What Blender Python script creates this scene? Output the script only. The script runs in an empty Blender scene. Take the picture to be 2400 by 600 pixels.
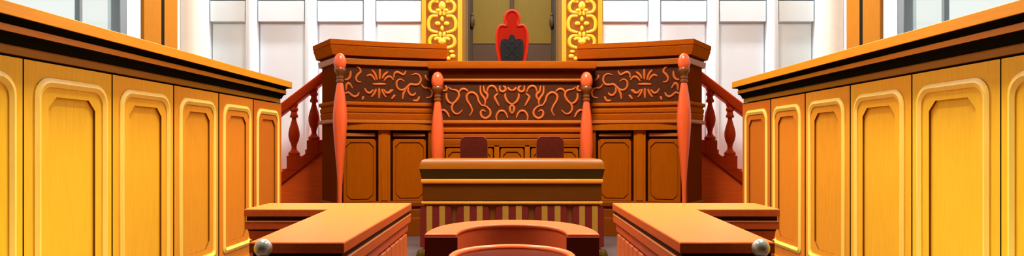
import bpy, bmesh, math, random
from mathutils import Vector, geometry
random.seed(4)
SC = bpy.context.scene
COL = SC.collection
PI = math.pi
E, F, HY = 1.45, 1500.0, 340.0          # eye height, focal length in pixels, horizon row

def P(px, py, Y):
    return Vector(((px-1200)*Y/F, Y, E+(HY-py)*Y/F))

# ------------------------------------------------------------------ materials
def lin(c):
    return tuple((v/255/12.92 if v/255 <= .04045 else ((v/255+.055)/1.055)**2.4) for v in c)+(1.0,)

def mat(name, rgb, rough=.5, grain=0.0, scale=(1, 1, 12), metal=0.0, coat=0.0, spec=.3, noise=5.0):
    m = bpy.data.materials.new(name); m.use_nodes = True
    nt = m.node_tree; b = nt.nodes['Principled BSDF']
    b.inputs['Roughness'].default_value = rough
    b.inputs['Metallic'].default_value = metal
    b.inputs['Coat Weight'].default_value = coat
    b.inputs['Coat Roughness'].default_value = .15
    b.inputs['Specular IOR Level'].default_value = spec
    c = lin(rgb)
    b.inputs['Base Color'].default_value = c
    if grain > 0:
        tc = nt.nodes.new('ShaderNodeTexCoord'); mp = nt.nodes.new('ShaderNodeMapping')
        mp.inputs['Scale'].default_value = scale
        nz = nt.nodes.new('ShaderNodeTexNoise'); nz.inputs['Scale'].default_value = noise
        nz.inputs['Detail'].default_value = 4; nz.inputs['Distortion'].default_value = .6
        rp = nt.nodes.new('ShaderNodeValToRGB')
        rp.color_ramp.elements[0].position = .3; rp.color_ramp.elements[1].position = .7
        rp.color_ramp.elements[0].color = tuple(v*(1-grain) for v in c[:3])+(1,)
        rp.color_ramp.elements[1].color = tuple(min(1, v*(1+grain)) for v in c[:3])+(1,)
        nt.links.new(tc.outputs['Object'], mp.inputs['Vector'])
        nt.links.new(mp.outputs['Vector'], nz.inputs['Vector'])
        nt.links.new(nz.outputs['Fac'], rp.inputs['Fac'])
        nt.links.new(rp.outputs['Color'], b.inputs['Base Color'])
    return m

VERT = (9, 9, .8)
HORX = (.8, 9, 9)
HORY = (9, .8, 9)
M = {}
M['floor'] = mat('floor_stone', (87, 70, 64), .55, .08, (1, 1, 1), noise=2)
M['white'] = mat('white_plaster', (243, 251, 254), .7, .015, (1, 1, 1), noise=1.5)
M['ceil'] = mat('ceiling_wood', (150, 120, 84), .8)
M['cream'] = mat('cream_stone', (243, 229, 208), .6, .02, (1, 1, 1))
M['grey'] = mat('grey_painted_metal', (150, 160, 165), .4)
M['pillar'] = mat('warm_oak', (206, 128, 24), .45, .07, VERT, spec=0.12)
M['gap'] = mat('dark_gap_wood', (26, 22, 8), .7, spec=0.12)
M['oakrail'] = mat('honey_oak', (216, 138, 26), .38, .07, HORY, spec=0.2, coat=0.04)
M['railshade'] = mat('shaded_groove_wood', (22, 19, 4), .6, .06, HORY, spec=0)  # near-black colour stands in for shade under the gallery rails
M['band'] = mat('pale_gold_moulding', (250, 208, 92), .4, .04, VERT)
GOLD = [(238, 186, 38), (238, 186, 38), (238, 184, 40), (236, 180, 44), (238, 172, 42), (228, 150, 38), (222, 130, 34), (200, 106, 27)]  # light fading along the gallery is put into the panel tints
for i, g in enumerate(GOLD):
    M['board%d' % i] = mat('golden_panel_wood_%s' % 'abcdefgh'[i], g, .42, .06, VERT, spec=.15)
M['frieze'] = mat('oak_frieze', (156, 103, 14), .45, .06, HORY, spec=0.12)
M['bench'] = mat('cherry_wood', (160, 76, 12), .38, .10, HORX, spec=0)
M['benchv'] = mat('cherry_wood_upright', (162, 79, 7), .4, .10, VERT, spec=0)
M['benchdoor'] = mat('cherry_door_wood', (153, 72, 4), .42, .09, VERT, spec=0)
M['basewood'] = mat('dark_cherry_base', (118, 54, 6), .5, .08, HORX, spec=0.02)
M['strip'] = mat('bright_cherry_strip', (169, 89, 22), .35, .06, HORX, spec=0.12)
M['doorshade'] = mat('shaded_door_surround', (48, 13, 4), .6, .05, VERT, spec=0.02)  # shade in the recesses around the bench doors, put into the colour
M['insetshade'] = mat('shaded_inset_oak', (120, 68, 10), .5, .05, VERT, spec=0.05)  # panel recess walls, with their shade painted in
M['benchdark'] = mat('dark_mahogany', (83, 33, 4), .45, .08, HORX, spec=0)
M['endshade'] = mat('shaded_cherry_end', (112, 43, 4), .5, .08, VERT, spec=0)  # darker than the bench: shade on its end faces, done by colour
M['carveback'] = mat('walnut_ground', (74, 36, 17), .6, .08, (3, 3, 3), spec=0.03)
M['carve'] = mat('carved_cherry', (188, 92, 36), .42, .05, (4, 4, 4), spec=0.12)
M['post'] = mat('coral_lacquer', (226, 90, 42), .3, .05, VERT, coat=.5)
M['postdark'] = mat('brown_collar', (120, 62, 18), .4, .04, VERT, coat=.3)
M['stair'] = mat('red_mahogany', (174, 50, 7), .38, .09, HORX, coat=0.04, spec=0.04)
M['stairpanel'] = mat('red_mahogany_board', (250, 98, 28), .45, .09, HORX, spec=0.12)
M['desktop'] = mat('polished_orange_oak', (214, 108, 38), .36, .06, HORY, spec=0.07, coat=0)
M['deskside'] = mat('red_cherry', (200, 92, 42), .4, .1, HORY, spec=0.1, coat=0)
M['deskgroove'] = mat('dark_groove_wood', (48, 16, 5), .5, .05, HORY, spec=0.12)
M['deskedge'] = mat('pale_cherry_edge', (214, 120, 52), .38, .06, HORY)
M['deskpanel'] = mat('cherry_panel', (200, 100, 46), .4, .09, VERT, spec=0.2, coat=0.04)
M['clerktop'] = mat('honey_walnut', (138, 74, 3), .36, .08, HORX, spec=0.2, coat=0.04)
M['clerkdark'] = mat('dark_and_shaded_walnut', (64, 45, 2), .5, .08, HORX, spec=0.12)
M['clerkface'] = mat('brown_walnut', (85, 41, 1), .45, .08, HORX, spec=0.12)
M['clerkstrip'] = mat('bright_walnut_strip', (206, 126, 36), .32, .06, HORX, spec=0.2, coat=0.04)
M['clerkside'] = mat('reddish_walnut', (100, 50, 14), .5, .08, VERT, spec=0.12)
M['stripered'] = mat('wine_red_cloth', (98, 25, 17), .75, .05, (1, 1, 1), noise=30, spec=0.12)
M['stripegold'] = mat('gold_cloth', (150, 108, 36), .7, .05, (1, 1, 1), noise=30, spec=0.12)
M['stand'] = mat('red_lacquered_wood', (196, 84, 44), .34, .06, HORX, spec=0.2, coat=0.04)
M['standtop'] = mat('orange_lacquered_wood', (206, 96, 52), .34, .05, HORX, spec=0.1, coat=0.04)
M['standshade'] = mat('shaded_stand_end', (92, 30, 14), .5, .06, VERT, spec=0.12)  # shade on the stand's near ends, put into the base colour
M['podium'] = mat('brick_red_lacquer', (79, 19, 1), .38, .06, HORX, spec=0.03, coat=0)
M['podrim'] = mat('orange_rim_lacquer', (240, 112, 56), .3, .04, HORX, spec=0.2, coat=0.1)
M['chair'] = mat('oxblood_leather', (78, 22, 7), .5, .18, (1, 1, 1), noise=14, spec=0.12)
M['chairpipe'] = mat('brown_piping', (150, 66, 42), .5)
M['chairleg'] = mat('dark_chair_wood', (80, 36, 16), .45, .08, VERT)
M['throne'] = mat('scarlet_velvet', (150, 26, 9), .42, .06, (1, 1, 1), noise=6, spec=0.02, coat=0)
M['thronerim'] = mat('scarlet_lacquer_rim', (176, 36, 12), .32, grain=.04, spec=0.1, coat=0.05)
M['cushion'] = mat('black_leather', (30, 29, 28), .42, .12, (1, 1, 1), noise=8, spec=0.08)
M['goldleaf'] = mat('bright_gold_paint', (236, 190, 50), .35, .05, VERT, spec=0.3)
M['goldstrip'] = mat('gold_strip', (226, 160, 34), .35, .05, VERT, spec=0.3)
M['ornback'] = mat('ochre_ground', (150, 86, 16), .5, .06, VERT, spec=0.1)
M['doorbrown'] = mat('brown_door_wood', (68, 50, 34), .5, .06, VERT, spec=0.12)
M['dooroliv'] = mat('olive_gold_panel', (104, 84, 22), .45, .05, VERT, spec=0.12)
M['doorjamb'] = mat('dark_jamb_wood', (126, 88, 26), .5, .06, VERT)
M['doordark'] = mat('dark_green_line', (52, 50, 36), .5)
M['chrome'] = mat('brushed_silver', (200, 200, 184), .22, metal=.55, spec=.8)
M['postbrown'] = mat('dark_post_wood', (80, 36, 14), .5, .06, VERT)
g = bpy.data.materials.new('window_glass'); g.use_nodes = True
nt = g.node_tree; nt.nodes.clear()
go = nt.nodes.new('ShaderNodeOutputMaterial'); gm = nt.nodes.new('ShaderNodeMixShader')
gt = nt.nodes.new('ShaderNodeBsdfTransparent'); gg = nt.nodes.new('ShaderNodeBsdfGlossy')
gt.inputs['Color'].default_value = (.97, .985, .965, 1); gg.inputs['Roughness'].default_value = .05
gm.inputs['Fac'].default_value = .05
nt.links.new(gt.outputs[0], gm.inputs[1]); nt.links.new(gg.outputs[0], gm.inputs[2]); nt.links.new(gm.outputs[0], go.inputs['Surface'])
M['glass'] = g

# ------------------------------------------------------------------ mesh helpers
class B:
    def __init__(s): s.v = []; s.f = []; s.m = []; s.cur = 0
    def add(s, vs, fs):
        b = len(s.v); s.v += [Vector(v) for v in vs]
        for f in fs: s.f.append([b+i for i in f]); s.m.append(s.cur)
    def box(s, x0, x1, y0, y1, z0, z1):
        s.add([(x, y, z) for x in (x0, x1) for y in (y0, y1) for z in (z0, z1)],
              [(0, 1, 3, 2), (4, 6, 7, 5), (0, 4, 5, 1), (2, 3, 7, 6), (0, 2, 6, 4), (1, 5, 7, 3)])
    def prism(s, poly, fr, w0, w1):
        """poly in (u,v); fr=(origin,U,V,W); extruded from w0 to w1"""
        o, U, V, W = fr; n = len(poly)
        tri = geometry.tessellate_polygon([[Vector((p[0], p[1], 0)) for p in poly]])
        a = [o+U*p[0]+V*p[1]+W*w0 for p in poly]; b = [o+U*p[0]+V*p[1]+W*w1 for p in poly]
        fs = [(i, (i+1) % n, n+(i+1) % n, n+i) for i in range(n)]
        fs += [tuple(t) for t in tri]+[tuple(n+i for i in t) for t in tri]
        s.add(a+b, fs)
    def recess(s, outer, hole, fr, t, r, field=True, wall=0, edge=0):
        """plate of thickness t with a hole sunk r deep; outer/hole polys in (u,v)"""
        o, U, V, W = fr; n, k = len(outer), len(hole)
        tri = geometry.tessellate_polygon([[Vector((p[0], p[1], 0)) for p in outer], [Vector((p[0], p[1], 0)) for p in hole]])
        pt = lambda p, w: o+U*p[0]+V*p[1]+W*w
        vs = [pt(p, 0) for p in outer]+[pt(p, 0) for p in hole]
        s.add(vs, [tuple(x) for x in tri])
        vs = [pt(p, 0) for p in outer]+[pt(p, -t) for p in outer]; s.cur = edge
        s.add(vs, [(i, (i+1) % n, n+(i+1) % n, n+i) for i in range(n)]+[tuple(range(n, 2*n))])
        vs = [pt(p, 0) for p in hole]+[pt(p, -r) for p in hole]; s.cur = wall
        s.add(vs, [(i, (i+1) % k, k+(i+1) % k, k+i) for i in range(k)])
        s.cur = 0
        if field: s.add([pt(p, -r) for p in hole], [tuple(range(k))])
    def sweep(s, path, prof, side=1, closed=False, open_prof=False):
        """profile [(out,z)] along plan path [(x,y)]; out is to the right of travel for side=1"""
        n = len(path); k = len(prof); rings = []
        pts = [Vector((p[0], p[1], 0)) for p in path]
        for i in range(n):
            if closed: d0 = (pts[i]-pts[i-1]).normalized(); d1 = (pts[(i+1) % n]-pts[i]).normalized()
            else:
                d0 = (pts[i]-pts[i-1]).normalized() if i else None
                d1 = (pts[i+1]-pts[i]).normalized() if i < n-1 else None
                d0 = d0 or d1; d1 = d1 or d0
            n0 = Vector((d0.y, -d0.x, 0))*side; n1 = Vector((d1.y, -d1.x, 0))*side
            m = (n0+n1); m = m/max(.2, m.dot(n0))
            rings.append([pts[i]+m*p[0]+Vector((0, 0, p[1])) for p in prof])
        vs = [v for r in rings for v in r]; fs = []
        for i in range(n if closed else n-1):
            j = (i+1) % n
            for q in range(k-1 if open_prof else k):
                q2 = (q+1) % k
                fs.append((i*k+q, i*k+q2, j*k+q2, j*k+q))
        s.add(vs, fs)
        if not closed and not open_prof:
            tri = geometry.tessellate_polygon([[Vector((p[0], p[1], 0)) for p in prof]])
            s.add(rings[0], [tuple(t) for t in tri]); s.add(rings[-1], [tuple(t) for t in tri])
    def lathe(s, c, prof, n=24):
        """prof [(r,z)] about vertical axis through c"""
        vs = []; k = len(prof)
        for i in range(n):
            a = 2*PI*i/n
            vs += [(c[0]+r*math.cos(a), c[1]+r*math.sin(a), c[2]+z) for r, z in prof]
        fs = [(i*k+q, ((i+1) % n)*k+q, ((i+1) % n)*k+q+1, i*k+q+1) for i in range(n) for q in range(k-1)]
        s.add(vs, fs)
        s.add([vs[i*k] for i in range(n)], [tuple(range(n))]); s.add([vs[i*k+k-1] for i in range(n)], [tuple(range(n))])
    def ell(s, c, rx, ry, rz, n=16, m=10):
        vs = [(c[0]+rx*math.sin(PI*j/m)*math.cos(2*PI*i/n), c[1]+ry*math.sin(PI*j/m)*math.sin(2*PI*i/n), c[2]+rz*math.cos(PI*j/m)) for i in range(n) for j in range(m+1)]
        k = m+1
        s.add(vs, [(i*k+j, i*k+j+1, ((i+1) % n)*k+j+1, ((i+1) % n)*k+j) for i in range(n) for j in range(m)])
    def tube(s, pts, rad, n=6, up=Vector((0, -1, 0)), flat=1.0):
        """tube through 3-D points with radius list; flat squashes it along up"""
        pts = [Vector(p) for p in pts]; k = len(pts); vs = []
        for i, p in enumerate(pts):
            t = (pts[min(i+1, k-1)]-pts[max(i-1, 0)]).normalized()
            a = t.cross(up)
            a = a.normalized() if a.length > 1e-6 else Vector((1, 0, 0))
            b = a.cross(t).normalized()
            for q in range(n):
                an = 2*PI*q/n
                vs.append(p+a*(rad[i]*math.cos(an))+b*(rad[i]*flat*math.sin(an)))
        fs = [(i*n+q, i*n+(q+1) % n, (i+1)*n+(q+1) % n, (i+1)*n+q) for i in range(k-1) for q in range(n)]
        fs += [tuple(range(n)), tuple((k-1)*n+q for q in range(n))]
        s.add(vs, fs)

def smooth_pts(pts, sub=5, closed=False):
    out = []; n = len(pts)
    pts = [Vector(p) for p in pts]
    for i in range(n if closed else n-1):
        if closed: p0, p1, p2, p3 = pts[i-1], pts[i], pts[(i+1) % n], pts[(i+2) % n]
        else: p0, p1, p2, p3 = pts[max(i-1, 0)], pts[i], pts[i+1], pts[min(i+2, n-1)]
        for q in range(sub):
            t = q/sub
            out.append(.5*((2*p1)+(p2-p0)*t+(2*p0-5*p1+4*p2-p3)*t*t+(3*p1-p0-3*p2+p3)*t**3))
    if not closed: out.append(pts[-1])
    return out

def obj(name, b, mats, parent=None, bevel=0, smooth=35, seg=2):
    me = bpy.data.meshes.new(name)
    L = Vector(parent['_at']) if parent is not None else Vector((0, 0, 0))
    me.from_pydata([tuple(v-L) for v in b.v], [], b.f)
    if not isinstance(mats, (list, tuple)): mats = [mats]
    for m in mats: me.materials.append(M[m] if isinstance(m, str) else m)
    for p, i in zip(me.polygons, b.m): p.material_index = i
    bm = bmesh.new(); bm.from_mesh(me)
    bmesh.ops.remove_doubles(bm, verts=bm.verts, dist=1e-5)
    bmesh.ops.recalc_face_normals(bm, faces=bm.faces)
    bm.to_mesh(me); bm.free()
    for p in me.polygons: p.use_smooth = True
    me.set_sharp_from_angle(angle=math.radians(smooth))
    o = bpy.data.objects.new(name, me); COL.objects.link(o)
    if parent is not None: o.parent = parent; o['_at'] = parent['_at']
    else: o['_at'] = (0.0, 0.0, 0.0)
    if bevel:
        md = o.modifiers.new('edge', 'BEVEL'); md.width = bevel; md.segments = seg; md.limit_method = 'ANGLE'; md.angle_limit = math.radians(40)
    return o

def thing(name, label, cat, at, group=None, kind=None):
    o = bpy.data.objects.new(name, None); COL.objects.link(o)
    o.location = at; o['_at'] = tuple(at); o['label'] = label
    if cat: o['category'] = cat
    if group: o['group'] = group
    if kind: o['kind'] = kind
    return o

def struct(name, b, mats, parent=None, **k):
    o = obj(name, b, mats, parent, **k)
    if parent is None: o['kind'] = 'structure'
    return o

def chamfer(u0, v0, u1, v1, c, cb=None):
    cb = c if cb is None else cb
    return [(u0+cb, v0), (u1-cb, v0), (u1, v0+cb), (u1, v1-c), (u1-c, v1), (u0+c, v1), (u0, v1-c), (u0, v0+cb)]
def rounded(u0, v0, u1, v1, r, n=5, rb=None):
    rb = r if rb is None else rb; out = []
    for cx, cy, a0, rr in ((u1-rb, v0+rb, -90, rb), (u1-r, v1-r, 0, r), (u0+r, v1-r, 90, r), (u0+rb, v0+rb, 180, rb)):
        for i in range(n+1):
            a = math.radians(a0+90*i/n); out.append((cx+rr*math.cos(a), cy+rr*math.sin(a)))
    return out
def rect(u0, v0, u1, v1): return [(u0, v0), (u1, v0), (u1, v1), (u0, v1)]

# ------------------------------------------------------------------ camera
cam = bpy.data.cameras.new('camera'); co = bpy.data.objects.new('camera', cam); COL.objects.link(co)
co.location = (0, 0, E); co.rotation_euler = (PI/2, 0, 0)
cam.sensor_fit = 'HORIZONTAL'; cam.sensor_width = 36; cam.lens = 36*F/2400
cam.shift_y = (HY-300)/2400; cam.clip_end = 200
SC.camera = co

# ------------------------------------------------------------------ room shell
WX, YB, ZC = 6.05, 12.5, 8.0
b = B(); b.box(-WX-.3, WX+.3, -3, YB+.3, -.2, 0); struct('floor', b, 'floor')
b = B(); b.box(-WX-.3, WX+.3, -3, YB+.3, ZC, ZC+.2); struct('ceiling', b, 'ceil')
b = B(); b.box(-WX-.3, WX+.3, -3.3, -3.02, 0, ZC); struct('wall_front', b, 'benchdark')
# back wall with stepped white panels
b = B(); b.box(-WX-.3, WX+.3, YB+.02, YB+.3, 0, ZC)
zled = E+(HY-55)*YB/F; ztop = E+(HY-4)*YB/F; step = ztop-zled
for sx in (-1, 1):
    for (p0, p1) in ((497, 583), (608, 720), (746, 856), (882, 992)):
        x0, x1 = sorted((sx*(1200-p0-3)*YB/F, sx*(1200-p1+3)*YB/F))
        b.box(x0, x1, YB-.03, YB+.05, 0, zled-.012)
        for k in range(8):
            b.box(x0, x1, YB-.13, YB+.05, zled+step*k+.018, zled+step*(k+1)-.012)
struct('wall_back', b, 'white', bevel=.008)
n = 0
for sx in (-1, 1):
    for (p0, p1) in ((480, 497), (583, 608), (720, 746), (856, 882)):
        n += 1
        xc = -((p0+p1)/2-1200)*YB/F*sx; r = (p1-p0)/2*YB/F
        b = B(); prof = []
        pl = [(xc+r*math.cos(a), YB-.10-.15*math.sin(a)) for a in [PI*i/10 for i in range(11)]]
        fr = (Vector((0, 0, 0)), Vector((1, 0, 0)), Vector((0, 1, 0)), Vector((0, 0, 1)))
        b.prism(pl+[(xc-r, YB+.02), (xc+r, YB+.02)], fr, 0, ZC)
        struct('trim_%d' % n, b, 'white')
# side walls, window openings, oak pillar and cream column
for sx, side in ((-1, 'left'), (1, 'right')):
    xa, xb = sorted((sx*WX, sx*(WX+.3)))
    wy0, wy1, wz0, wz1 = 6.4, 10.05, 2.3, 4.0
    b = B()
    b.box(xa, xb, -3, wy0, 0, ZC); b.box(xa, xb, wy1, YB, 0, ZC)
    b.box(xa, xb, wy0, wy1, 0, wz0); b.box(xa, xb, wy0, wy1, wz1, ZC)
    struct('wall_'+side, b, 'white')
    w = thing('window_%d' % (1 if sx < 0 else 2), 'tall bright window with a thin grey mullion above the panelling on the %s of the room' % side, None, (sx*WX, 7.4, wz0), kind='structure')
    b = B()
    xi0, xi1 = sorted((sx*(WX-.01), sx*(WX+.14)))
    b.box(xi0, xi1, wy1-.19, wy1-.02, wz0, wz1); b.box(xi0, xi1, wy0, wy0+.2, wz0, wz1)
    b.box(xi0, xi1, wy0, wy1, wz0, wz0+.12); b.box(xi0, xi1, wy0, wy1, wz1-.12, wz1)
    obj('window_frame', b, 'grey', w, bevel=.02)
    for ym in (9.03, 7.35):
        b = B(); xm0, xm1 = sorted((sx*(WX+.03), sx*(WX+.1))); b.box(xm0, xm1, ym-.03, ym+.03, wz0+.1, wz1-.1)
        obj('mullion', b, 'grey', w)
    b = B(); xg0, xg1 = sorted((sx*(WX+.06), sx*(WX+.07)))
    b.box(xg0, xg1, wy0+.15, wy1-.15, wz0+.08, wz1-.08); obj('pane', b, 'glass', w)
    n += 1
    b = B()
    xp0, xp1 = sorted((sx*(WX-.05), sx*(WX+.1)))
    b.box(xp0, xp1, 10.44, 10.95, 0, ZC); b.box(xp0, xp1, 11.05, 11.48, 0, ZC); b.cur = 1
    xq0, xq1 = sorted((sx*(WX-.046), sx*(WX+.1)))
    b.box(xq0, xq1, 10.9, 11.1, 0, ZC)
    struct('trim_%d' % n, b, ['pillar', 'gap'])
    n += 1
    b = B(); b.lathe((sx*5.98, 11.92, 0), [(.30, 0), (.30, .2), (.262, .26), (.262, ZC)], 32)
    struct('trim_%d' % n, b, 'cream')

# ------------------------------------------------------------------ gilded double door behind the judge
D = thing('door_1', 'gilded double door with ornate yellow scrollwork jambs behind the throne', None, (0, 12.4, 1.9), kind='structure')
YD = 12.3; k = YD/F; ZT = 6.2; Z0 = 1.9
def dx(px): return (px-1200)*k
for sx in (-1, 1):
    def bx(name, p0, p1, y0, y1, m, z0=Z0, z1=ZT, parent=D, bevel=.006):
        b = B(); a, c = sorted((sx*-dx(p0), sx*-dx(p1))); b.box(a, c, y0, y1, z0, z1); return obj(name, b, m, parent, bevel=bevel)
    bx('gold_strip', 989, 998.5, YD-.06, YD+.22, 'goldstrip')
    jamb = bx('ornate_jamb', 998, 1073, YD, YD+.2, 'ornback')
    bx('gold_strip', 1073, 1084, YD-.05, YD+.22, 'goldstrip')
    bx('inner_jamb', 1084, 1092, YD+.0, YD+.25, 'doorjamb')
    bx('inner_jamb', 1092, 1097, YD+.06, YD+.25, 'doorjamb')
    bx('dark_bead', 1097, 1101, YD+.04, YD+.26, 'doordark')
    leaf = bx('door_leaf', 1100, 1198, YD+.14, YD+.26, 'doorbrown', bevel=0)
    zsplit = E+(HY-100)*k
    bx('leaf_panel', 1107, 1195.5, YD+.125, YD+.16, 'dooroliv', z0=zsplit, parent=leaf, bevel=.004)
    bx('leaf_panel', 1107, 1195.5, YD+.125, YD+.16, 'doorbrown', z0=Z0+.1, z1=zsplit-.03, parent=leaf, bevel=.004)
    # hinge knob
    b = B(); zc = E+(HY-49)*k; xc = -sx*dx(1106)
    b.ell((xc, YD+.1, zc), .05, .06, .12); b.ell((xc, YD+.1, zc+.13), .03, .04, .04); b.ell((xc-sx*.03*-1, YD+.1, zc), .06, .04, .045)
    obj('hinge', b, 'doorbrown', leaf)
    # scroll relief
    b = B()
    def q(zx, zy): return Vector((-sx*dx(980+zx/4), YD-.005, E+(HY-zy/4)*k))
    def tb(pts, r=.034):
        s_ = smooth_pts([q(*p) for p in pts], 6); nn = len(s_)
        b.tube(s_, [r*(.75+.25*math.sin(PI*i/(nn-1))) for i in range(nn)], 8, flat=.6)
    def mir(pts): return [(450-x, y) for x, y in pts]
    def el(zx, zy, rx, ry): b.ell(q(zx, zy), rx/4*k, .035, ry/4*k)
    for off in (0, -560, -1120):
        o_ = lambda pts: [(x, y+off) for x, y in pts]
        for pts in ([(190, 20), (135, 14), (106, 60), (122, 108), (190, 122)], [(185, 150), (125, 155), (96, 210), (110, 280), (185, 305)],
                    [(207, 100), (206, 145)], [(207, 298), (206, 345)], [(185, 335), (132, 340), (106, 385), (122, 430), (185, 450)], [(222, 405), (188, 360), (150, 372)], [(222, 405), (205, 350)]):
            tb(o_(pts)); tb(o_(mir(pts)))
        el(225, 55+off, 34, 42); el(190, 98+off, 26, 18); el(260, 98+off, 26, 18)
        el(225, 180+off, 17, 27); el(225, 268+off, 17, 27); el(183, 222+off, 27, 21); el(267, 222+off, 27, 21)
        el(225, 392+off, 38, 24)
        for mx in (0, 1):
            for (ex, ey, ew, eh) in ((315, 485, 26, 15), (325, 528, 28, 22), (285, 550, 20, 20)):
                el(450-ex if mx else ex, ey+off, ew, eh)
    obj('scroll_relief', b, 'goldleaf', jamb, smooth=60)
b = B(); b.box(-1.75, 1.75, YD-.06, YD+.22, ZT, ZT+.35); obj('lintel', b, 'goldstrip', D, bevel=.03)
b = B(); b.box(-.036, .036, YD+.10, YD+.2, Z0, ZT); obj('meeting_stile', b, 'doorbrown', D, bevel=.008)

# judge's platform (floor behind the bench)
b = B(); b.box(-2.84, 2.84, 11.2, 12.3, 0, Z0); o = struct('platform', b, 'stairpanel')

# ------------------------------------------------------------------ throne
T = thing('throne', 'scarlet high-backed throne with a black tufted cushion in front of the gilded door', 'throne', (0, 11.6, Z0))
YT = 11.62; k = YT/F
def zt(y): return E+(HY-y)*k
half = [(0, 24), (9, 27), (16, 36), (17, 46), (13.5, 55), (14, 60), (20, 59.5), (27, 59), (33, 66), (36.5, 78), (37.5, 95), (36, 112), (33, 130), (30.5, 143), (28, 170), (28, 200)]
def outline(h):
    pts = [(x*k, zt(y)) for x, y in h]
    return pts+[(-x, z) for x, z in reversed(pts) if x > 1e-6]
def sm2(poly, sub=3):
    return [(p.x, p.y) for p in smooth_pts([(x, y, 0) for x, y in poly], sub, closed=True)]
fr = (Vector((0, YT, 0)), Vector((1, 0, 0)), Vector((0, 0, 1)), Vector((0, -1, 0)))
outp = sm2(outline(half)); b = B(); b.prism(outp, fr, -.06, .03)
back = obj('backrest', b, 'throne', T, bevel=.02, seg=3)
b = B()
rim = smooth_pts([Vector((x*.955, YT-.03, zt(24)-(zt(24)-z)*.985-.015)) for x, z in outline(half)], 3, closed=True)
b.tube(rim+[rim[0]], [.028]*(len(rim)+1), 8)
obj('rim', b, 'thronerim', back, smooth=70)
inner = [(0, 83), (5, 84.5), (7.5, 91), (9, 94), (18, 92.5), (24, 96), (27, 104), (26.5, 120), (23.5, 143), (22, 170), (22, 195)]
fr2 = (Vector((0, YT-.03, 0)), Vector((1, 0, 0)), Vector((0, 0, 1)), Vector((0, -1, 0)))
b = B(); b.prism(sm2(outline(inner)), fr2, -.01, .05)
cu = obj('cushion', b, 'cushion', T, bevel=.025, seg=3)
b = B()
for (x, y) in ((0, 100), (-10, 112), (10, 112), (0, 124), (-12, 134), (12, 134), (0, 146)):
    b.ell((x*k, YT-.083, zt(y)), .018, .012, .018, 10, 6)
for pts in ([(0, 90), (0, 100), (10, 112), (0, 124), (-12, 134)], [(0, 100), (-10, 112), (0, 124), (12, 134), (0, 146)], [(-10, 112), (-22, 100)], [(10, 112), (22, 100)], [(-12, 134), (0, 146)]):
    s_ = [Vector((x*k, YT-.08, zt(y))) for x, y in pts]; b.tube(s_, [.008]*len(s_), 6)
obj('tufting', b, 'cushion', cu, smooth=60)
b = B(); b.box(-.3, .3, YT-.55, YT-.02, Z0+.4, Z0+.52); obj('seat', b, 'throne', T, bevel=.03)
for lx in (-.26, .26):
    for ly in (-.5, -.02):
        b = B(); b.lathe((lx, YT+ly, Z0), [(.03, 0), (.045, .05), (.03, .12), (.045, .3), (.045, .42)], 12); obj('leg', b, 'thronerim', T)
    b = B(); s_ = smooth_pts([(lx*1.05, YT-.5, Z0+.5), (lx*1.08, YT-.5, Z0+.66), (lx*1.08, YT-.42, Z0+.74), (lx*1.05, YT-.03, Z0+.76)], 4)
    b.tube(s_, [.032]*len(s_), 8, up=Vector((1, 0, 0))); obj('armrest', b, 'thronerim', T)

# ------------------------------------------------------------------ judge's bench
J = thing('judge_bench', "tall carved cherry judge's bench with two angled wings and four coral posts", 'bench', (0, 10.3, 0))
A0, A1, A2 = Vector((-3.10, 10.45)), Vector((-2.70, 9.85)), Vector((-1.06, 10.34))
wing = []
for i in range(9):
    t = i/8; p = A1.lerp(A2, t); nrm = Vector((-(A2-A1).y, (A2-A1).x)).normalized()
    wing.append(p+nrm*(.06*4*t*(1-t)))
WINGL = [Vector((-2.98, 11.12)), A0]+wing
def wing_hit(px):
    kx = (px-1200)/F
    for i in range(len(wing)-1):
        a, c = wing[i], wing[i+1]
        fa, fc = a.x-kx*a.y, c.x-kx*c.y
        if fa <= 0 <= fc or (i == len(wing)-2) or (i == 0 and fa > 0):
            t = -fa/(fc-fa); return a.lerp(c, t)
def mirx(path, sx): return [(sx*-p[0], p[1]) for p in path]
ZW = lambda y: E+(HY-y)*9.85/F
def wprof(pts): return pts
def px_tube(b, pts, hit, r, lift=.0):
    P3 = []
    for (x, y) in pts:
        P3.append(hit(x, y))
    s_ = smooth_pts(P3, 5); n_ = len(s_)
    b.tube(s_, [r*(.3+.7*math.sin(PI*min(1, max(0, (i+.6)/(n_+.2))))**.6) for i in range(n_)], 8, flat=.75)
Z1 = lambda ox, oy, s_, L: [(ox+x/s_, oy+y/s_) for x, y in L]
WC = [Z1(800, 140, 5.715, c) for c in (
    [(125, 150), (118, 220), (88, 262), (45, 268)], [(205, 92), (245, 120), (255, 165), (220, 200), (195, 250), (215, 293), (265, 298)],
    [(65, 410), (66, 350), (95, 315), (125, 345), (150, 385)], [(40, 460), (92, 440), (135, 475), (180, 495), (220, 475), (238, 435)],
    [(280, 540), (298, 490)], [(515, 125), (515, 190), (513, 265)], [(408, 138), (452, 195), (478, 275)], [(625, 162), (572, 205), (548, 255)],
    [(340, 222), (385, 203), (425, 235), (452, 280)], [(700, 275), (660, 232), (615, 235), (568, 285)], [(420, 328), (510, 328), (598, 328)],
    [(505, 380), (507, 450), (505, 520)], [(468, 390), (440, 455), (402, 502)], [(540, 390), (560, 450), (600, 505)],
    [(312, 385), (342, 435), (385, 445), (430, 400)], [(562, 395), (600, 440), (645, 442), (695, 400)])]
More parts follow.
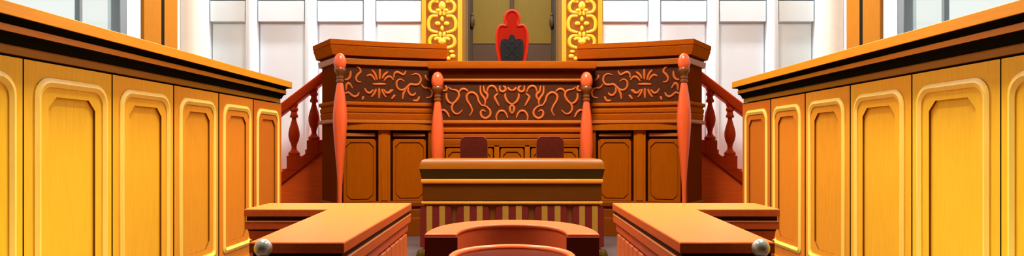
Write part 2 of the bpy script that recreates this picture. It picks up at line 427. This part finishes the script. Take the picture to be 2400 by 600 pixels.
WC += [Z1(910, 140, 5.715, c) for c in (
    [(76, 245), (82, 190), (115, 168), (160, 182), (205, 202), (238, 150)],
    [(215, 292), (165, 262), (118, 290), (112, 350), (150, 402), (210, 402), (258, 365), (300, 330), (360, 337), (412, 325), (436, 275), (422, 220), (375, 190), (312, 205)],
    [(272, 368), (265, 420), (300, 472), (340, 474), (370, 442)], [(240, 395), (205, 450), (193, 530)], [(498, 205), (510, 250), (558, 278)],
    [(442, 330), (480, 375), (530, 378), (562, 388), (592, 440), (572, 498), (508, 512)], [(330, 545), (390, 548), (418, 490)], [(45, 528), (92, 470)], [(0, 445), (50, 402)])]
CC = [Z1(1030, 185, 5.712, c) for c in (
    [(40, 160), (85, 155), (95, 120), (75, 90)],
    [(118, 108), (155, 140), (215, 150), (255, 185), (257, 240), (225, 295), (180, 340), (165, 400), (195, 455), (250, 467), (312, 415)],
    [(95, 190), (95, 260), (130, 315), (182, 332)], [(255, 190), (290, 145), (340, 137), (385, 170)],
    [(402, 498), (438, 430), (415, 360), (372, 290), (365, 230), (400, 190), (450, 185), (500, 225), (525, 300), (560, 350), (590, 362)],
    [(0, 428), (60, 420), (105, 460), (132, 515)])]
CC += [Z1(1110, 185, 5.712, c) for c in (
    [(120, 350), (175, 375), (222, 430), (218, 490), (165, 527), (110, 505), (95, 450), (125, 418), (158, 440)],
    [(90, 90), (95, 190), (140, 260), (156, 300), (150, 350)], [(130, 90), (145, 170), (182, 205), (182, 250), (152, 292)],
    [(178, 180), (200, 115), (245, 95), (290, 120), (318, 180)], [(330, 195), (284, 240), (300, 290), (340, 360)],
    [(352, 88), (352, 150), (390, 172), (427, 150), (420, 110), (392, 98)], [(455, 112), (480, 145), (514, 156)],
    [(425, 190), (425, 250), (460, 312), (514, 342)], [(514, 345), (488, 382), (490, 430), (514, 468)],
    [(310, 555), (305, 500), (340, 440), (390, 428), (430, 460), (458, 525)])]
for sx in (-1, 1):
    path = mirx(WINGL, sx); wp = mirx(wing, sx); side = 1 if sx < 0 else -1
    tagside = 'left' if sx < 0 else 'right'
    def sw(name, prof, m, parent=J, pth=None, bevel=.006):
        b = B(); b.sweep(pth or path, prof, side); return obj(name, b, m, parent, bevel=bevel)
    # core carcass, set back behind frames
    core = sw('wing_body', [(-.3, 0), (-.055, 0), (-.055, 2.69), (-.3, 2.69)], 'doorshade')
    # end panel
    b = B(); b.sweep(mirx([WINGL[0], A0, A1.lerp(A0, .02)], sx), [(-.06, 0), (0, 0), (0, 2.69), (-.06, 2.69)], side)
    ep = obj('end_panel', b, 'endshade', J); ep['label'] = 'end face with painted shade'
    sw('cornice', [(-.3, 3.06), (.14, 3.06), (.134, 2.985), (.12, 2.98), (.12, 2.972), (.13, 2.968), (.088, 2.83), (-.3, 2.83)], 'bench')
    sw('cornice_strip', [(-.3, 2.79), (.062, 2.79), (.05, 2.70), (-.3, 2.69)], 'strip')
    sw('cornice_groove', [(-.3, 2.835), (.03, 2.835), (.03, 2.785), (-.3, 2.785)], 'benchdark')
    cp = sw('carved_panel', [(-.06, 2.10), (.0, 2.10), (.0, 2.70), (-.06, 2.70)], 'carveback', pth=wp, bevel=0)
    b = B()
    def whit(x, y):
        h = wing_hit(min(1075, max(790, x))); v = Vector((h.x, h.y-.004, E+(HY-y)*(h.y-.004)/F)); v.x *= -sx; return v
    for c in WC: px_tube(b, [p for p in c], whit, .021)
    obj('scroll_carving', b, 'carve', cp, smooth=60)
    wm = sw('waist_moulding', [(-.06, 2.125), (.045, 2.125), (.055, 2.105), (.05, 2.07), (.02, 2.06), (.015, 2.04), (.035, 2.02), (.03, 1.965), (.012, 1.955), (.03, 1.94), (.02, 1.86), (.015, 1.845), (-.06, 1.84)], 'bench')
    sw('waist_strip', [(-.06, 1.845), (.055, 1.845), (.06, 1.80), (.045, 1.785), (-.06, 1.775)], 'strip')
    sw('base_moulding', [(-.06, .56), (.02, .56), (.045, .53), (.045, .475), (.01, .465), (.01, .43), (.05, .42), (.05, .29), (.06, .285), (.06, 0), (-.06, 0)], 'basewood')
    # frames and doors, between pixel columns
    ztop_, zbot_ = 1.78, .55
    def plate(p0, p1, z0, z1, w0, w1, m, name, parent=J, poly=None, bevel=.004):
        h0, h1 = wing_hit(p0), wing_hit(p1)
        a0 = Vector((-sx*h0.x, h0.y, 0)); a1 = Vector((-sx*h1.x, h1.y, 0))
        U = (a1-a0); L = U.length; U.normalize(); V = Vector((0, 0, 1)); W = U.cross(V)
        if W.y > 0: W = -W
        b = B(); b.prism(poly(L) if poly else rect(0, z0, L, z1), (a0, U, V, W), w0, w1)
        return obj(name, b, m, parent, bevel=bevel), (a0, U, V, W), L
    for (p0, p1) in ((789, 799), (887, 915), (1004, 1040)):
        st, _, _ = plate(p0, p1, zbot_, ztop_, -.06, 0, 'benchv', 'stile', bevel=.006)
        if p0 == 887: plate(893, 909, zbot_+.02, ztop_-.03, 0, .012, 'benchv', 'stile_bead', st, bevel=.006)
    plate(789, 1050, 1.685, ztop_, -.06, 0, 'benchv', 'rail')
    for (p0, p1) in ((799, 887), (915, 1004)):
        # top strip + raised door with chamfered field
        plate(p0+6, p1-7, 1.587, 1.638, -.06, -.015, 'strip', 'door_strip', bevel=.008)
        h0, h1 = wing_hit(p0+6), wing_hit(p1-6)
        a0 = Vector((-sx*h0.x, h0.y, 0)); a1 = Vector((-sx*h1.x, h1.y, 0)); U = a1-a0; L = U.length; U.normalize()
        V = Vector((0, 0, 1)); W = U.cross(V); W = -W if W.y > 0 else W
        zt_ = 1.545; zb_ = .565
        b = B(); b.recess(rounded(0, zb_, L, zt_, .05, 4, .005), chamfer(.035, zb_+.03, L-.035, zt_-.05, .07), (a0+W*-.004, U, V, W), .05, .022, True, 1)
        dr = obj('door', b, ['benchdoor', 'doorshade'], J)
        b = B(); b.prism(chamfer(.047, zb_+.042, L-.047, zt_-.062, .065), (a0+W*-.026, U, V, W), -.002, .009)
        obj('door_field', b, 'benchdoor', dr, bevel=.006)
# centre section
CY, CXH = 10.12, 1.19
cpath = [(-CXH, 10.5), (-CXH, CY), (CXH, CY), (CXH, 10.5)]
kc = CY/F
def zc_(y): return E+(HY-y)*kc
def csw(name, prof, m, parent=J, pth=None, bevel=.006):
    b = B(); b.sweep(pth or cpath, prof, 1); return obj(name, b, m, parent, bevel=bevel)
csw('centre_body', [(-.3, 0), (-.055, 0), (-.055, 2.6), (-.3, 2.6)], 'doorshade')
lg = csw('ledge', [(-.36, 2.763), (.122, 2.763), (.128, 2.755), (.128, 2.66), (.12, 2.645), (.05, 2.645), (-.36, 2.645)], 'bench')
csw('ledge_cove', [(-.3, 2.65), (.075, 2.65), (.05, 2.58), (.025, 2.49), (-.3, 2.485)], 'benchdark')
csw('ledge_strip', [(-.06, 2.495), (.045, 2.495), (.05, 2.47), (.04, 2.45), (-.06, 2.44)], 'strip')
cp = csw('carved_panel', [(-.06, 1.82), (0, 1.82), (0, 2.46), (-.06, 2.46)], 'carveback', pth=[(-CXH, CY), (CXH, CY)], bevel=0)
b = B()
for c in CC:
    for mx in (0, 1):
        px_tube(b, [((2400-x) if mx else x, y) for x, y in c], lambda x, y: P(x, y, CY-.004), .021)
obj('scroll_carving', b, 'carve', cp, smooth=60)
csw('waist_strip', [(-.06, 1.84), (.05, 1.84), (.056, 1.80), (.04, 1.775), (-.06, 1.77)], 'strip')
csw('waist_moulding', [(-.06, 1.775), (.01, 1.775), (.01, 1.715), (.045, 1.705), (.045, 1.655), (.015, 1.645), (.015, 1.625), (.035, 1.615), (.03, 1.56), (.012, 1.55), (.022, 1.535), (.012, 1.48), (0, 1.44), (-.06, 1.44)], 'bench')
csw('base_moulding', [(-.06, .56), (.02, .56), (.045, .53), (.045, .475), (.01, .465), (.01, .43), (.05, .42), (.05, 0), (-.06, 0)], 'basewood')
fr = (Vector((0, CY, 0)), Vector((1, 0, 0)), Vector((0, 0, 1)), Vector((0, -1, 0)))
for (p0, p1) in ((1024, 1042), (1158, 1170), (1230, 1242), (1358, 1376)):
    b = B(); b.prism(rect((p0-1200)*kc, .55, (p1-1200)*kc, 1.45), fr, -.06, 0); obj('stile', b, 'benchv', J, bevel=.006)
b = B(); b.prism(rect(-CXH, 1.425, CXH, 1.46), fr, -.06, 0); obj('rail', b, 'benchv', J)
for (p0, p1) in ((1045, 1155), (1173, 1227), (1245, 1355)):
    u0, u1 = (p0-1200)*kc, (p1-1200)*kc
    b = B(); b.recess(rounded(u0, .57, u1, 1.40, .03, 4, .005), chamfer(u0+.04, .61, u1-.04, 1.345, .06), (fr[0]+Vector((0, .004, 0)),)+fr[1:], .05, .022, True, 1)
    dr = obj('door', b, ['benchdoor', 'doorshade'], J)
    b = B(); b.prism(chamfer(u0+.052, .622, u1-.052, 1.333, .055), (fr[0]+Vector((0, .026, 0)),)+fr[1:], -.002, .009); obj('door_field', b, 'benchdoor', dr, bevel=.006)
# posts
def post(px, Y, cy, full):
    kk = Y/F; x = (px-1200)*kk
    z = lambda d: E+(HY-(cy+d))*kk
    if full:
        stem = [(6.5, 47), (8, 54), (12, 80), (15, 105), (16.5, 128), (16, 150), (14, 180), (11, 215), (8, 250), (5.5, 285), (4.6, 320), (4.6, 365)]
    else:
        stem = [(6.5, 45), (8, 54), (11, 75), (14, 105), (15.5, 130), (15.5, 155), (14, 180), (11, 210), (8, 245), (5.5, 275), (4.6, 300), (4.6, 330)]
    zb = z(stem[-1][1])
    b = B(); b.lathe((x, Y, 0), [(r*kk, z(d)) for r, d in reversed(stem)], 28)
    p = obj('post', b, 'post', J, smooth=60)
    b = B(); b.ell((x, Y, z(0)), 14.5*kk, 14.5*kk, 22*kk, 28, 18); obj('ball_finial', b, 'post', p, smooth=80)
    b = B()
    b.lathe((x, Y, 0), [(r*kk, z(d)) for r, d in ((7, 48), (9, 46), (9, 41.5), (7, 40), (7, 38.5), (8.5, 37), (8.5, 33.5), (6.5, 32), (9.5, 26), (13, 20), (13.5, 16), (11, 12))], 24)
    obj('collar', b, 'postdark', p, smooth=40)
    b = B(); b.lathe((x, Y, 0), [(.13, 0), (.13, .08), (.1, .1), (.1, .14), (.06, .18), (.045, .24), (4.6*kk, zb+.005)], 24)
    obj('post_base', b, 'post', p, smooth=40)
for sx in (-1, 1):
    post(1200+sx*403, 9.70, 146, True); post(1200+sx*174.5, 9.99, 190, False)

# ------------------------------------------------------------------ staircases
for sx in (-1, 1):
    sd = 'left' if sx < 0 else 'right'
    S = thing('staircase', 'red-brown wooden staircase with turned balusters rising to the bench at the %s' % sd, 'staircase', (sx*4, 11.8, 0), group='staircases beside the bench')
    YS = 11.3; SL = .77
    X = lambda x: x*-sx                       # x given for the left side
    zc = lambda x: 1.52+SL*(x+3.355); zr = lambda x: 2.738+SL*(x+3.36)
    frs = (Vector((0, YS, 0)), Vector((-sx, 0, 0)), Vector((0, 0, 1)), Vector((0, 1, 0)))
    x0, x1 = -5.25, -2.86
    b = B(); b.prism([(x0+.05, 0), (x1, 0), (x1, zc(x1)-.19), (x0+.05, zc(x0+.05)-.19)], frs, .02, .1); obj('stringer', b, 'stairpanel', S)
    b = B(); b.prism([(x0, zc(x0)-.21), (x1, zc(x1)-.21), (x1, zc(x1)), (x0, zc(x0))], frs, -.03, .14); obj('stringer_cap', b, 'stair', S, bevel=.012)
    b = B(); b.prism([(x0, zr(x0)-.21), (x1, zr(x1)-.21), (x1, zr(x1)), (x0, zr(x0))], frs, -.04, .15); obj('handrail', b, 'stair', S, bevel=.025)
    nst = 11
    for i in range(nst):
        xs0 = x0+.12+(x1-x0-.12)*i/nst; h = Z0*(i+1)/(nst)
        b = B(); b.prism(rect(xs0, 0, xs0+(x1-x0-.12)/nst-.002, h-.01), frs, .1, 1.0); obj('step', b, 'stairpanel', S)
    for i in range(6):
        bx_ = -4.927+.354*i
        kk = YS/F; zb0 = zc(bx_)
        zz = lambda y: 1.262+(365-y)*kk+(zb0-zc(-3.865))
        prof = [(12, 366), (13, 362), (13, 358), (10, 355), (7, 352), (5.5, 346), (7, 338), (11, 328), (12.8, 319), (12.6, 310), (10.5, 300), (7.5, 290), (5.2, 281), (5, 277), (9.2, 275), (9.2, 270), (7.5, 268), (6.5, 262), (9.2, 259), (9.2, 254), (7, 251), (9, 247), (9.5, 232)]
        b = B(); b.lathe((X(bx_), YS+.05, 0), [(r*kk, zz(y)) for r, y in prof], 20); bl = obj('baluster', b, 'stair', S, smooth=40)
        b = B(); b.box(X(bx_)-.105, X(bx_)+.105, YS-.035, YS+.135, zb0-.12, zz(365)); obj('block', b, 'stair', bl, bevel=.008)

# ------------------------------------------------------------------ clerks' chairs
for sx in (-1, 1):
    cx = sx*(89)*9.45/F
    C_ = thing('clerk_chair', 'dark red leather chair back showing above the central desk, %s one of the pair' % ('left' if sx < 0 else 'right'), 'chair', (cx, 9.4, 0), group='chairs behind the central desk')
    fr = (Vector((cx, 9.5, 0)), Vector((1, 0, 0)), Vector((0, 0, 1)), Vector((0, -1, 0)))
    b = B(); b.prism(rounded(-.2, .62, .2, 1.576, .09, 6, .04), fr, 0, .09); bk = obj('backrest', b, 'chair', C_, bevel=.03, seg=3)
    b = B(); rp = rounded(-.19, .63, .19, 1.566, .085, 6, .04)
    s_ = [Vector((cx+u, 9.44, v)) for u, v in rp]; b.tube(s_+[s_[0]], [.016]*(len(s_)+1), 8); obj('piping', b, 'chairpipe', bk, smooth=60)
    b = B(); b.box(cx-.22, cx+.22, 9.05, 9.47, .44, .54); obj('seat', b, 'chair', C_, bevel=.03)
    for lx in (-.17, .17):
        for ly in (9.1, 9.47):
            b = B(); b.lathe((cx+lx, ly, 0), [(.018, 0), (.026, .4), (.026, .46 if ly < 9.2 else .66)], 10); obj('leg', b, 'chairleg', C_)

# ------------------------------------------------------------------ central desk
K = thing('clerk_desk', "broad brown desk with rounded top and red-gold striped front before the judge's bench", 'desk', (0, 8.4, 0))
DH, DYF = 1.11, 8.1
dp = [(-DH, 8.8), (-DH, DYF), (DH, DYF), (DH, 8.8)]
def dsw(name, prof, m, bevel=.005, parent=K):
    b = B(); b.sweep(dp, prof, 1); return obj(name, b, m, parent, bevel=bevel)
b = B()
curve = [(.0, 1.272), (.02, 1.262), (.038, 1.238), (.05, 1.205), (.057, 1.17), (.06, 1.148)]
b.sweep(dp, [(-.2, 1.272)]+curve+[(-.2, 1.148)], 1); b.box(-DH+.19, DH-.19, DYF+.19, 8.8, 1.15, 1.272)
obj('desk_top', b, 'clerktop', K)
dsw('lip', [(-.2, 1.15), (.058, 1.15), (.028, 1.022), (-.2, 1.02)], 'clerkdark')  # dark colour paints the shade beneath the top edge
dsw('upper_strip', [(-.2, 1.022), (.036, 1.022), (.042, .99), (.036, .962), (-.2, .96)], 'clerkstrip', .012)
dsw('front_board', [(-.2, .965), (.02, .965), (.02, .745), (-.2, .745)], 'clerkface')
dsw('groove', [(-.2, .757), (.0, .757), (.0, .73), (-.2, .73)], 'clerkdark', 0)
dsw('lower_strip', [(-.2, .738), (.032, .738), (.036, .72), (.03, .70), (-.2, .70)], 'clerkstrip', .008)
dsw('carcass', [(-.2, .705), (.0, .705), (.0, .10), (-.2, .10)], 'clerkside')
dsw('plinth', [(-.2, .13), (.03, .13), (.045, .10), (.045, .05), (-.2, .05)], 'clerkside')
fr = (Vector((0, DYF, 0)), Vector((1, 0, 0)), Vector((0, 0, 1)), Vector((0, -1, 0)))
for (p0, p1) in ((985, 1058), (1072, 1146), (1162, 1238), (1254, 1328), (1342, 1415)):
    kk = DYF/F; u0, u1 = (p0-1200)*kk, (p1-1200)*kk; w = u1-u0
    b = B(); b.prism(rounded(u0, .16, u1, .685, .045, 5, .005), fr, -.01, .02)
    b.cur = 1
    for c in (.30, .71):
        b.prism(rect(u0+w*(c-.092), .162, u0+w*(c+.092), .683), fr, .0, .0235)
    o = obj('striped_panel', b, ['stripered', 'stripegold'], K)
for sx in (-1, 1):
    for y in (8.08, 8.7):
        b = B(); b.lathe((sx*1.15, y, 0), [(.035, 0), (.055, .02), (.06, .06), (.05, .10), (.03, .13)], 20); obj('foot', b, 'clerkdark', K, smooth=50)

# ------------------------------------------------------------------ witness stand
Wt = thing('witness_stand', 'curved orange-red witness stand with a wide rounded rail, open towards the viewer', 'witness stand', (0, 4.7, 0))
Y0 = 4.33
def se(a, bb, n_, N=36):
    out = []
    for i in range(N+1):
        t = PI*i/N; c, s_ = math.cos(t), math.sin(t)
        out.append((a*math.copysign(abs(c)**(2/n_), c), Y0+bb*abs(s_)**(2/n_)))
    return out
def ring(z0, z1, do, name, m, bevel=0, parent=Wt):
    o_ = se(.592+do, .81+do, 2.35); i_ = se(.375-do, .53-do, 2.35); k_ = len(o_); b = B()
    vs = [(x, y, z) for z in (z0, z1) for x, y in o_] + [(x, y, z) for z in (z0, z1) for x, y in i_]
    fs = []
    for i in range(k_-1):
        fs += [(i, i+1, k_+i+1, k_+i), (2*k_+i, 3*k_+i, 3*k_+i+1, 2*k_+i+1), (k_+i, k_+i+1, 3*k_+i+1, 3*k_+i), (i, 2*k_+i, 2*k_+i+1, i+1)]
    for e in (0, k_-1): fs.append((e, k_+e, 3*k_+e, 2*k_+e))
    b.add(vs, fs); return obj(name, b, m, parent, bevel=bevel)
ring(0, .825, -.006, 'body', 'stand'); ring(.82, .85, 0.0, 'rail', 'standtop', .01)
for sx in (-1, 1):
    b = B(); xa, xb = sorted((sx*.368, sx*.586)); b.box(xa, xb, Y0-.03, Y0+.004, 0, .83); o = obj('end_cap', b, 'standshade', Wt); o['label'] = 'stand end face with shade painted in'
Q = thing('round_podium', 'low round red stand with a bright orange rim in front of the curved witness stand', 'podium', (0, 3.57, 0))
zq = .84
b = B(); b.lathe((0, 3.571, 0), [(.02, zq-.02), (.325, zq-.02), (.33, zq-.09), (.02, zq-.09)], 64); obj('top', b, 'podium', Q)
b = B(); pts = [(.335*math.cos(2*PI*i/72), 3.571+.335*math.sin(2*PI*i/72), zq-.016) for i in range(73)]
b.tube(pts, [.021]*73, 10, up=Vector((0, 0, 1))); obj('rim', b, 'podrim', Q, smooth=70)
b = B(); b.lathe((0, 3.571, 0), [(.3, 0), (.3, .06), (.24, .09), (.22, .12), (.22, zq-.2), (.26, zq-.14), (.31, zq-.09), (.02, zq-.09)], 48); obj('pedestal', b, 'podium', Q)

# ------------------------------------------------------------------ L-shaped counsel desks
for sx in (-1, 1):
    sd = 'left' if sx < 0 else 'right'
    Dk = thing('counsel_desk', 'L-shaped desk with a glowing orange polished top, to the %s of the witness stand' % sd, 'desk', (sx*1.2, 4.6, 0), group='pair of L-shaped desks')
    top = [(-.868, 3.30), (-.868, 5.51), (-2.09, 5.51), (-2.09, 5.0), (-1.435, 5.0), (-1.352, 3.30)]
    top = [(x*-sx, y) for x, y in top]; side = 1 if sx < 0 else -1
    fr = (Vector((0, 0, 0)), Vector((1, 0, 0)), Vector((0, 1, 0)), Vector((0, 0, 1)))
    b = B(); b.prism(top, fr, .908, .95); b_top = obj('desk_top', b, 'desktop', Dk, bevel=.004)
    def lsw(name, prof, m, bevel=.005, pth=top, parent=Dk):
        b = B(); b.sweep(pth, prof, side, closed=True); return obj(name, b, m, parent, bevel=bevel)
    lsw('edge_band', [(-.05, .946), (.003, .946), (.003, .892), (-.05, .892)], 'deskside', .003)
    lsw('groove', [(-.1, .9), (-.012, .9), (-.012, .855), (-.1, .855)], 'deskgroove', 0)
    lsw('edge_bead', [(-.1, .858), (-.002, .858), (.001, .853), (-.002, .845), (-.1, .843)], 'deskedge', .002)
    lsw('edge_moulding', [(-.1, .846), (-.003, .846), (-.003, .79), (-.1, .79)], 'deskside', .005)
    lsw('frieze', [(-.1, .775), (-.02, .775), (-.026, .715), (-.045, .70), (-.1, .70)], 'deskside', .004)
    lsw('lower_groove', [(-.1, .795), (-.014, .795), (-.024, .77), (-.1, .77)], 'deskgroove', 0)
    lsw('carcass', [(-.12, .71), (-.05, .71), (-.05, 0), (-.12, 0)], 'deskgroove', 0)
    for j in range(12):
        y1 = 5.45-.178*j; y0 = y1-.155
        b = B(); a, c = sorted((sx*(.868+.05), sx*(.868+.026)))
        frp = (Vector((sx*.916, 0, 0)), Vector((0, 1, 0)), Vector((0, 0, 1)), Vector((-sx, 0, 0)))
        b.prism(rect(y0, .1, y1, .698), frp, -.01, .022); pn = obj('panel', b, 'deskpanel', Dk, bevel=.012)
    # leg front and near front boards
    b = B(); xa, xb = sorted((sx*2.06, sx*1.44)); b.box(xa, xb, 5.025, 5.04, .1, .70); obj('front_board', b, 'deskside', Dk)
    b = B(); xa, xb = sorted((sx*1.325, sx*.9)); b.box(xa, xb, 3.33, 3.345, .1, .70); obj('front_board', b, 'deskside', Dk)
    b = B(); b.sweep(top, [(-.12, .09), (-.03, .09), (-.02, .07), (-.02, 0), (-.12, 0)], side, closed=True); obj('plinth', b, 'deskside', Dk)

    # silver ball on a slim post
    yb = 3.16; kk = yb/F; xb = sx*583*kk; zb = E+(HY-581.5)*kk; r = 20.5*kk
    G = thing('ball_post', 'polished silver ball on a post at the near outer corner of the %s L-shaped desk' % sd, 'post', (xb, yb, 0), group='silver ball posts')
    b = B(); b.ell((xb, yb, zb), r, r, r*1.06, 32, 20); obj('ball', b, 'chrome', G, smooth=80)
    b = B(); b.lathe((xb, yb, 0), [(.06, 0), (.06, .03), (.03, .05), (.026, zb-r-.05), (.034, zb-r-.03), (.034, zb-r-.01), (.02, zb-r+.006)], 20); obj('shaft', b, 'postbrown', G)

# ------------------------------------------------------------------ panelled galleries along both sides
for sx in (-1, 1):
    sd = 'left' if sx < 0 else 'right'
    Gb = thing('gallery_stand', 'long golden panelled gallery stand with a heavy cornice along the %s side of the courtroom' % sd, 'stand', (sx*3.2, 5, 0), group='panelled galleries')
    XW = 3.2; side = 1 if sx < 0 else -1
    Yk = [4800*(.000873+.000194*i) for i in range(-3, 6)]      # panel boundaries
    yend = Yk[-1]
    gp = [(-XW, Yk[0]), (-XW, yend), (-5.9, yend)]
    gp = [(x*-sx, y) for x, y in gp]
    def gsw(name, prof, m, bevel=.005):
        b = B(); b.sweep(gp, prof, side); return obj(name, b, m, Gb, bevel=bevel)
    gsw('carcass', [(-.25, 0), (-.045, 0), (-.045, 2.2), (-.25, 2.2)], 'gap', 0)
    gsw('top_rail', [(-.3, 2.332), (.12, 2.332), (.12, 2.247), (-.3, 2.247)], 'oakrail', .004)
    gsw('upper_groove', [(-.25, 2.25), (.117, 2.25), (.117, 2.241), (.06, 2.232), (.05, 2.2), (-.25, 2.2)], 'railshade', 0)
    gsw('lower_rail', [(-.25, 2.206), (.06, 2.206), (.06, 2.16), (-.25, 2.16)], 'oakrail', .004)
    gsw('lower_groove', [(-.25, 2.162), (.057, 2.162), (.057, 2.152), (.03, 2.135), (.012, 2.09), (-.25, 2.09)], 'railshade', 0)
    gsw('frieze', [(-.25, 2.092), (.0, 2.092), (.0, 2.032), (-.25, 2.032)], 'frieze', .003)
    gsw('plinth', [(-.25, .12), (.02, .12), (.03, .1), (.03, 0), (-.25, 0)], 'frieze', .003)
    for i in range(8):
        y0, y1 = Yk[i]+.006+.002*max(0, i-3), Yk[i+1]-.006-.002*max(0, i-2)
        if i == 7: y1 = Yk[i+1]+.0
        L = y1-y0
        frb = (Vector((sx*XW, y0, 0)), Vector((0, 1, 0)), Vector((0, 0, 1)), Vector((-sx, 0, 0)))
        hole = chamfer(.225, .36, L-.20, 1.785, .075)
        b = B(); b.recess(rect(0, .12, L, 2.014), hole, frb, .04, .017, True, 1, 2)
        pn = obj('wood_panel', b, ['board%d' % i, 'insetshade', 'gap'], Gb)
        # raised arched moulding
        b = B(); ro = rounded(.085, .24, L-.06, 1.914, .14, 6, .06); ri = rounded(.145, .30, L-.12, 1.852, .10, 6, .04)
        o_, U, V, W = frb; nn = len(ro); vs = []
        mid = [((a[0]+c[0])/2, (a[1]+c[1])/2) for a, c in zip(ro, ri)]
        for poly, w in ((ro, -.002), (ro, .008), (mid, .02), (ri, .008), (ri, -.002)): vs += [o_+U*p[0]+V*p[1]+W*w for p in poly]
        fs = [(r_*nn+q, r_*nn+(q+1) % nn, (r_+1)*nn+(q+1) % nn, (r_+1)*nn+q) for r_ in range(4) for q in range(nn)]
        b.add(vs, fs); obj('arched_moulding', b, 'band', pn, smooth=25)
    b = B(); xa, xb = sorted((sx*(XW-.001), sx*(XW+.2))); b.box(xa, xb, yend+.001, yend+.03, .12, 2.03); obj('end_board', b, 'board7', Gb)

# ------------------------------------------------------------------ light
def area(name, loc, sxx, syy, power, color=(1, 1, 1), rot=(0, 0, 0)):
    l = bpy.data.lights.new(name, 'AREA'); l.shape = 'RECTANGLE'; l.size = sxx; l.size_y = syy; l.energy = power; l.color = color
    o = bpy.data.objects.new(name, l); COL.objects.link(o); o.location = loc; o.rotation_euler = rot; return o
k_ = area('ceiling_lamp', (0, 6.2, 7.5), 2.0, 1.6, 290, (1, .97, .92), (math.radians(36), 0, 0)); k_.data.spread = math.radians(95)
for sx in (-1, 1):
    o = area('added_side_light', (sx*2.1, 5.2, 6.6), .7, 3.4, 230, (1, .95, .84)); o.data.spread = math.radians(78)  # unseen strip added for the light gradient down the gallery boards
    o = area('added_floor_light', (sx*1.95, 4.3, .22), .25, 1.6, 6, (1, .84, .40), (0, sx*math.radians(-112), 0)); o.data.spread = math.radians(130)  # unseen light added to brighten the lower gallery boards
area('added_rear_light', (0, 11.5, 7.8), 11.0, .35, 920, (.9, .96, 1))  # unseen strip added to whiten the back wall
w = bpy.data.worlds.new('sky'); SC.world = w; w.use_nodes = True
w.node_tree.nodes['Background'].inputs['Color'].default_value = (.93, .97, .95, 1)
w.node_tree.nodes['Background'].inputs['Strength'].default_value = 1.0

for o in bpy.data.objects:
    if '_at' in o: del o['_at']
vs = SC.view_settings
vs.view_transform = 'Standard'; vs.look = 'None'; vs.exposure = 0; vs.gamma = 1; vs.use_curve_mapping = False
